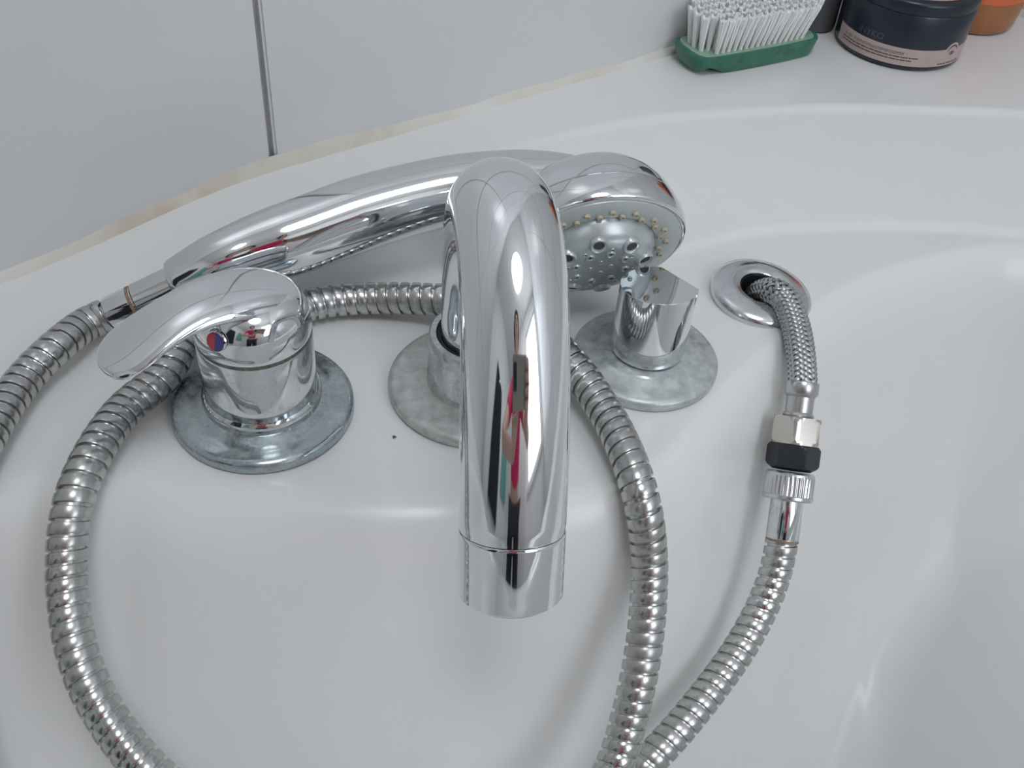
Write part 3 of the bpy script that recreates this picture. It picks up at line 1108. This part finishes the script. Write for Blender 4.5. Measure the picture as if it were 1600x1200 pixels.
def cream_jar():
    c = np.array([.2300, .6540, .0203])
    t = thing('cream_jar', c, 'dark navy round cream jar with a pinkish label, standing on the rim', 'jar')
    R = .0398
    body = obj('jar_body', *lathe([(0, 0), (R - .0025, 0), (R - .0008, .0008), (R, .0022), (R + .0006, .0340), (R - .0002, .0350), (0, .0350)], 96, c), 'navy', t, 40)
    lid = obj('lid', *lathe([(R - .0012, .0348), (R + .0006, .0354), (R + .0010, .0408), (R + .0002, .0424), (R - .0022, .0436), (R - .0042, .0436), (R - .0050, .0430), (0, .0430)], 96, c), 'navy', t, 40)
    obj('lid_border', *lathe([(.0352, .0428), (.0352, .0437), (.0340, .0437), (.0340, .0428)], 96, c), 'label_white', lid, 40)
    obj('lid_print', *lathe([(0, .0434), (.0341, .0434), (.0341, .0428)], 96, c), 'brown_lid', lid, 40)

    def rr(z):
        return R + .0006 * (z - .0022) / .028

    def onjar(a, z, off):
        r = rr(z) + off
        return np.array([c[0] + r * math.cos(a), c[1] + r * math.sin(a), c[2] + z])
    # label band, with a round bump for the eye emblem
    A0, A1, Z0, Z1 = math.radians(-172), math.radians(8), .0034, .0146
    AE, RE = math.radians(-53), .0060
    def topz(a):
        dx = (a - AE) * R
        z = Z1 - .0008 * (a - A0) / (A1 - A0)
        if abs(dx) < RE:
            z = max(z, .0118 + math.sqrt(RE * RE - dx * dx))
        return z
    V, F = [], []
    n = 200
    for i in range(n + 1):
        a = A0 + (A1 - A0) * i / n
        z1 = topz(a)
        for z, off in ((Z0, .0), (Z0, .0003), (z1, .0003), (z1, .0)):
            V.append(onjar(a, z, off))
    for i in range(n):
        for k in range(3):
            F.append((i * 4 + k, i * 4 + k + 1, i * 4 + 5 + k, i * 4 + 4 + k))
    lab = obj('label', V, [f[::-1] for f in F], 'label_pink', t, 40)

    def strip(a0, a1, za0, za1, zb0=None, zb1=None, off=.00045, nseg=6):
        V, F = [], []
        zb0 = za0 if zb0 is None else zb0
        zb1 = za1 if zb1 is None else zb1
        for i in range(nseg + 1):
            u = i / nseg
            a = a0 + (a1 - a0) * u
            V += [onjar(a, za0 + (zb0 - za0) * u, off), onjar(a, za1 + (zb1 - za1) * u, off)]
        for i in range(nseg):
            F.append((i * 2, i * 2 + 2, i * 2 + 3, i * 2 + 1))
        return V, F
    rnd = random.Random(3)
    parts = []
    a = math.radians(-160)
    # first line: small unreadable capitals; two finer lines under it
    while a < math.radians(-97):
        w = rnd.choice((.010, .014, .018))
        parts.append(strip(a, a + w * .35, .0102, .0118, nseg=1))
        if rnd.random() < .7:
            parts.append(strip(a, a + w, .0114, .0118, nseg=1))
        if rnd.random() < .6:
            parts.append(strip(a + w * .2, a + w, .0102, .0106, nseg=1))
        a += w + .012 + (.03 if rnd.random() < .12 else 0)
    for z, a_end in ((.0084, -86), (.0066, -92)):
        a = math.radians(-163)
        while a < math.radians(a_end):
            w = rnd.uniform(.03, .12)
            parts.append(strip(a, min(a + w, math.radians(a_end)), z, z + .0006, nseg=4))
            a += w + .010
    a = math.radians(-66)
    while a < math.radians(-40):
        w = rnd.uniform(.02, .06)
        parts.append(strip(a, a + w, .0046, .0053, nseg=3))
        a += w + .015
    obj('label_print', *join(*parts), 'ink', lab, None)
    # eye emblem: brow arc and eye
    parts = []

    def arc(cx, cz, r, w, b0, b1, off=.00045, m=14, ez=1.0):
        V, F = [], []
        for i in range(m + 1):
            b = b0 + (b1 - b0) * i / m
            ww_ = w * (.25 + .75 * math.sin(PI * i / m))
            for q in (-.5, .5):
                V.append(onjar(AE + (cx + (r + ww_ * q) * math.cos(b)) / R, .0122 + cz + (r + ww_ * q) * math.sin(b) * ez, off))
        for i in range(m):
            F.append((i * 2, i * 2 + 1, i * 2 + 3, i * 2 + 2))
        return V, F
    parts.append(arc(0, -.0006, .0044, .0010, .25, PI - .25))
    parts.append(arc(0, -.0012, .0024, .0007, .1, PI - .1, ez=.55))
    parts.append(arc(0, -.0008, .0022, .0007, PI + .15, 2 * PI - .15, ez=.5))
    parts.append(arc(0, -.0010, .0006, .0011, 0, PI))
    parts.append(arc(0, -.0010, .0006, .0011, PI, 2 * PI))
    obj('eye_emblem', *join(*parts), 'ink', lab, None)
    # raised lettering on the dark part
    cu = bpy.data.curves.new('lettering', 'FONT')
    cu.body = 'INYKO'
    cu.size = .0056
    cu.extrude = .0
    tmp = bpy.data.objects.new('lettering_source', cu)
    COL.objects.link(tmp)
    bpy.context.view_layer.update()
    me0 = tmp.evaluated_get(bpy.context.evaluated_depsgraph_get()).to_mesh()
    V0 = [v.co.copy() for v in me0.vertices]
    F0 = [tuple(q.vertices) for q in me0.polygons]
    bpy.data.objects.remove(tmp)
    V = [onjar(math.radians(-146) + v.x / R, .0166 + v.y, .0003) for v in V0]
    obj('lettering', V, F0, 'emboss', body, None)


cream_jar()


def amber_bottle():
    c = np.array([.2895, .7075, .0203])
    t = thing('amber_bottle', c, 'orange bottle with amber contents, half hidden behind the navy jar', 'bottle')
    obj('bottle_body', *lathe([(0, 0), (.0270, 0), (.0295, .0010), (.0312, .004), (.0322, .012), (.0330, .0225), (0, .0225)], 72, c), 'amber', t, 40)
    obj('upper_body', *lathe([(.0330, .0222), (.0333, .030), (.0335, .070), (.031, .082), (.022, .092), (.014, .096), (0, .096)], 72, c), 'orange', t, 40)
    obj('cap', *lathe([(.0135, .0955), (.0138, .096), (.0138, .114), (.0128, .116), (0, .116)], 48, c), 'orange', t, 40)


amber_bottle()


def dark_bottle():
    c = ww(.520, .0175, .0203)
    t = thing('dark_bottle', c, 'dark grey bottle standing against the tiles between brush and navy jar', 'bottle')
    obj('bottle_body', *lathe([(0, 0), (.0120, 0), (.0134, .0012), (.0138, .004), (.0138, .095), (.0125, .106), (.010, .112), (0, .112)], 64, c), 'dark_grey', t, 40)
    obj('cap', *lathe([(.0098, .1115), (.0100, .112), (.0100, .130), (.009, .132), (0, .132)], 40, c), 'dark_grey', t, 40)


dark_bottle()


def crumbs():
    for px, py, r, lab in ((616, 683, .0008, 'tiny dark speck on the white ledge below the spout base'),):
        p = at(px, py, 0.0003)
        rnd = random.Random(px)
        V, F = lathe([(0, 0), (r, .0001), (r * .8, r * .5), (0, r * .7)], 7, p, rfun=lambda q, a, h: q * (1 + .3 * math.sin(3 * a + 1)))
        tag(obj('crumb', V, F, 'dark_grey', None, None, origin=p), lab, 'crumb')


crumbs()


# ------------------------------------------------------------------ behind the lens, seen only mirrored in the chrome
FWD, RGT, UPV = RCV[:, 2], RCV[:, 0], -RCV[:, 1]


def phone():
    c = CAM + RGT * .052 - UPV * .012 - FWD * .0095
    t = thing('phone', c, 'grey-beige phone held up to take the picture, mirrored in the spout', 'phone')
    hw, hh, th, rr = .078, .0375, .004, .009
    rings = []
    for d, k in ((-th, .0012), (-th + .001, 0), (th - .001, 0), (th, .0012)):
        ring = []
        for cx, cy, a0 in ((1, 1, 0), (-1, 1, PI / 2), (-1, -1, PI), (1, -1, 1.5 * PI)):
            for i in range(7):
                a = a0 + PI / 2 * i / 6
                ring.append(c + RGT * (cx * (hw - rr) + (rr - k) * math.cos(a)) + UPV * (cy * (hh - rr) + (rr - k) * math.sin(a)) + FWD * d)
        rings.append(ring)
    obj('shell', *loft(rings), 'phone', t, 40)
    b = c - RGT * .050 + UPV * .012 + FWD * th
    v, f = box_verts(b - RGT * .020 - UPV * .020 - FWD * .0002, RGT * .034, UPV * .036, FWD * .0018)
    bevel(obj('camera_bump', v, f, 'black', t, None), .0008, 2)


phone()


def skin_mesh(name, joints, edges, root, mat, parent, sub=2):
    names = list(joints)
    ix = {n: i for i, n in enumerate(names)}
    o0 = np.array(parent['_o'])
    me = bpy.data.meshes.new(name)
    me.from_pydata([tuple(np.array(joints[n][0]) - o0) for n in names], [(ix[a], ix[b]) for a, b in edges], [])
    o = bpy.data.objects.new(name, me)
    link(o, parent)
    o['_o'] = parent['_o']
    o.modifiers.new('skin', 'SKIN')
    sk = me.skin_vertices[0].data
    for n in names:
        r = joints[n][1]
        sk[ix[n]].radius = r if isinstance(r, tuple) else (r, r)
        sk[ix[n]].use_root = (n == root)
    m = o.modifiers.new('subd', 'SUBSURF')
    m.levels = m.render_levels = sub
    me.materials.append(M[mat])
    bpy.context.view_layer.update()
    dg = bpy.context.evaluated_depsgraph_get()
    new = bpy.data.meshes.new_from_object(o.evaluated_get(dg))
    o.modifiers.clear()
    o.data = new
    new.polygons.foreach_set('use_smooth', [True] * len(new.polygons))
    return o


def person():
    J, E = {}, []
    V = lambda *a: np.array(a, float)

    def j(n, p, r, prev=None):
        J[n] = (np.array(p, float), r)
        if prev:
            E.append((prev, n))
    DY = .12                                         # leans in close over the tub
    base = V(.07, -.88 + DY, Z_FLOOR)
    t = thing('person', base, 'person in a pink top and dark trousers holding up a phone, mirrored in the spout', 'person')
    j('pelvis', V(.10 - .03, -.88 + DY, .27), (.145, .105))
    j('waist', V(.10 - .03, -.85 + DY, .42), (.125, .095), 'pelvis')
    j('chest', V(.09 - .03, -.76 + DY, .62), (.15, .105), 'waist')
    j('collar', V(.08 - .03, -.69 + DY, .77), (.10, .08), 'chest')
    j('neck', V(.075 - .03, -.65 + DY, .85), (.052, .052), 'collar')
    j('jaw', V(.07 - .03, -.60 + DY, .92), (.062, .070), 'neck')
    j('skull', V(.065 - .03, -.585 + DY, 1.01), (.075, .092), 'jaw')
    j('crown', V(.065 - .03, -.585 + DY, 1.07), (.055, .065), 'skull')
    for sd, n in ((1, 'r'), (-1, 'l')):
        j('shoulder_' + n, V(.085 + sd * .175 - .03, -.71 + DY, .72), .058, 'collar')
        j('hip_' + n, V(.10 + sd * .09 - .03, -.885 + DY, .22), (.09, .09), 'pelvis')
        j('knee_' + n, V(.10 + sd * .10 - .03, -.86 + DY, -.15), .060, 'hip_' + n)
        j('calf_' + n, V(.10 + sd * .10 - .03, -.885 + DY, -.27), .056, 'knee_' + n)
        j('ankle_' + n, V(.10 + sd * .10 - .03, -.90 + DY, -.50), .040, 'calf_' + n)
        j('foot_' + n, V(.10 + sd * .105 - .03, -.83 + DY, -.545), (.040, .032), 'ankle_' + n)
        j('toe_' + n, V(.10 + sd * .11 - .03, -.75 + DY, -.558), (.034, .022), 'foot_' + n)
    PC = CAM + RGT * .052 - UPV * .012 - FWD * .0095
    # right hand: palm beside the phone's end, fingers curling round its back
    pr = PC + RGT * .098 - FWD * .030 - UPV * .012
    j('elbow_r', V(.33, -.34, .40), .042, 'shoulder_r')
    j('wrist_r', pr + V(.012, -.075, -.004), .027, 'elbow_r')
    j('palm_r', pr, (.034, .017), 'wrist_r')
    for k in range(4):
        u = UPV * ((k - 1.5) * .0185)
        ln = (.9, 1.0, .96, .78)[k]
        q = 'palm_r'
        for m_, (a, b, r) in enumerate(((.094, .012, .0095), (.090, .026, .0090), (.074, .030, .0084), (.074 - .022 * ln, .0295, .0076))):
            j('f%d%d_r' % (k, m_), PC + RGT * a + u * (1 if m_ else .8) + FWD * (b - .0125), r, q)
            q = 'f%d%d_r' % (k, m_)
    q = 'palm_r'
    for m_, (a, h, b, r) in enumerate(((.088, -.040, -.020, .012), (.070, -.030, -.0175, .0100), (.050, -.020, -.0160, .0090))):
        j('t%d_r' % m_, PC + RGT * a + UPV * h + FWD * b, r, q)
        q = 't%d_r' % m_
    # left hand supports the lower edge from behind
    pl = PC - RGT * .050 - UPV * .070 - FWD * .040
    j('elbow_l', V(-.25, -.34, .36), .042, 'shoulder_l')
    j('wrist_l', pl + V(-.012, -.075, -.012), .027, 'elbow_l')
    j('palm_l', pl, (.034, .017), 'wrist_l')
    for k in range(4):
        u = RGT * ((k - 1.5) * .0185)
        ln = (.78, .96, 1.0, .9)[k]
        q = 'palm_l'
        for m_, (h, b, r) in enumerate(((-.058, -.026, .0095), (-.050, -.012, .0090), (-.0475, .004 * ln - .006, .0084))):
            j('f%d%d_l' % (k, m_), PC - RGT * .050 + u + UPV * h + FWD * b, r, q)
            q = 'f%d%d_l' % (k, m_)
    q = 'palm_l'
    for m_, (a, h, b, r) in enumerate(((-.020, -.052, -.030, .012), (-.012, -.036, -.020, .0100), (-.010, -.018, -.0155, .0090))):
        j('t%d_l' % m_, PC + RGT * a + UPV * h + FWD * b, r, q)
        q = 't%d_l' % m_
    body = skin_mesh('body', J, E, 'pelvis', 'skin', t)

    def grow(sel, g):
        return {n: (J[n][0], tuple(np.array(J[n][1]) + g) if isinstance(J[n][1], tuple) else J[n][1] + g) for n in sel}
    top = grow(['waist', 'chest', 'collar', 'shoulder_r', 'shoulder_l'], .014)
    top['hem'] = (V(.07, -.875 + DY, .31), (.160, .120))
    for n in ('r', 'l'):
        a, b = J['shoulder_' + n][0], J['elbow_' + n][0]
        top['sleeve_' + n] = (a * .4 + b * .6, .062)
    skin_mesh('top', top, [('hem', 'waist'), ('waist', 'chest'), ('chest', 'collar'), ('collar', 'shoulder_r'), ('collar', 'shoulder_l'),
                           ('shoulder_r', 'sleeve_r'), ('shoulder_l', 'sleeve_l')], 'hem', 'pink', t)
    tr = grow(['pelvis', 'hip_r', 'hip_l', 'knee_r', 'knee_l', 'calf_r', 'calf_l', 'ankle_r', 'ankle_l'], .011)
    skin_mesh('trousers', tr, [('pelvis', 'hip_r'), ('pelvis', 'hip_l'), ('hip_r', 'knee_r'), ('hip_l', 'knee_l'), ('knee_r', 'calf_r'), ('knee_l', 'calf_l'),
                               ('calf_r', 'ankle_r'), ('calf_l', 'ankle_l')], 'pelvis', 'denim', t)
    hd = V(.035, -.590 + DY, 1.005)
    hp = [(0, .118), (.040, .112), (.070, .092), (.088, .060), (.094, .020), (.092, -.020), (.082, -.060), (.070, -.10)]
    def hr(r, a, h):
        # the hair leaves the face free
        return r * (.55 if (math.sin(a) > .45 and h < .05) else 1.0) * (1.12 if math.sin(a) < 0 else 1.0)
    obj('hair', *lathe(hp, 48, hd, rfun=hr), 'hair', t, 70)
    fc = hd + V(0, .082, 0)
    obj('nose', *loft([[fc + V(math.cos(a) * w, .004 + d, z + math.sin(a) * .004) for a in np.linspace(0, 2 * PI, 12, endpoint=False)] for w, d, z in ((.006, .0, -.005), (.009, .012, -.025), (.012, .018, -.045), (.008, .010, -.052))]), 'skin', t, 60)
    for sd in (-1, 1):
        obj('eye', *lathe([(0, -.004), (.008, -.002), (.010, .002), (.006, .006), (0, .007)], 20, fc + V(sd * .030, -.006, -.012), frame((0, 1, 0))), 'hair', t, 60)
        obj('ear', *lathe([(0, -.004), (.020, -.002), (.022, .003), (.012, .006), (0, .004)], 20, hd + V(sd * .080, .0, -.025), frame((sd, 0, 0))), 'skin', t, 60)
    obj('mouth', *lathe([(0, -.002), (.020, 0), (.016, .003), (0, .004)], 20, fc + V(0, -.004, -.075), ((1, 0, 0), (0, 0, .35), (0, 1, 0))), 'pink', t, 60)


person()


def towel(name, s0, t0, w, z0, z1, mat, label):
    c = ww(s0, t0, 0)
    V, F = [], []
    n, m = 26, 22
    for layer in (0, 1):
        for i in range(n + 1):
            for k in range(m + 1):
                u, v = i / n, k / m
                d = .045 + .014 * math.sin(u * 15 + v * 2) * (1 - .5 * v) + (.02 if layer else 0)
                sq = 1 - .35 * v ** 3
                V.append(ww(s0 + d, t0 + (u - .5) * w * sq, z0 + (z1 - z0) * v))
    q = (n + 1) * (m + 1)
    for layer in (0, 1):
        for i in range(n):
            for k in range(m):
                a = layer * q + i * (m + 1) + k
                f = (a, a + 1, a + m + 2, a + m + 1)
                F.append(f if layer else f[::-1])
    for i in range(n):
        for k in (0, m):
            a = i * (m + 1) + k
            F.append((a, a + m + 1, a + m + 1 + q, a + q) if k else (a, a + q, a + m + 1 + q, a + m + 1))
    for k in range(m):
        for i in (0, n):
            a = i * (m + 1) + k
            F.append((a, a + q, a + 1 + q, a + 1))
    t = thing(name, ww(s0, t0, z0), label, 'towel')
    obj('cloth', V, F, mat, t, 60)
    obj('hook', *lathe([(.022, 0), (.022, .006), (.008, .010), (.007, .055), (.012, .060), (.012, .068), (0, .070)], 24, ww(S_FAR + .002, t0, z1 - .03), frame((*WU, 0))), 'chrome', t, 40)


towel('bath_towel', S_FAR, .62, .55, .10, 1.15, 'dark_towel', 'dark towel hanging from a hook on the far wall, mirrored in the spout')
towel('hand_towel', S_FAR, 1.25, .40, .45, 1.20, 'teal', 'teal towel hanging from a hook on the far wall, mirrored in the spout')


# ------------------------------------------------------------------ fill lamp added overhead, out of frame, to even out the light
def fill_glow():
    m, nt, b = _new('fill_lamp_glass')
    n = noise(nt, 8.0)
    r = ramp(nt, n.outputs['Fac'], [(0.2, (0.95, 0.98, 1.0)), (0.8, (0.93, 0.97, 1.0))])
    nt.links.new(r.outputs['Color'], b.inputs['Emission Color'])
    b.inputs['Emission Strength'].default_value = 6.8
    b.inputs['Base Color'].default_value = (0.9, 0.9, 0.88, 1)
    return m


M['fill_glow'] = fill_glow()


def fill_lamp():
    c = ww(-.15, .75, Z_CEIL)
    t = thing('fill_lamp', c, 'round opal lamp added above the bathtub as fill light', 'lamp')
    dn = ((1, 0, 0), (0, -1, 0), (0, 0, -1))
    obj('mounting_ring', *lathe([(0, .001), (.318, .001), (.322, .004), (.322, .022), (.316, .025), (0, .025)], 64, c, dn), 'chrome', t, 40)
    obj('fill_lamp_shade', *lathe([(.312, .024), (.312, .034), (.295, .052), (.23, .070), (.13, .081), (0, .085)], 64, c, dn), 'fill_glow', t, 40)


fill_lamp()


for _ob in bpy.data.objects:                     # drop the builder's own bookkeeping
    if '_o' in _ob:
        del _ob['_o']
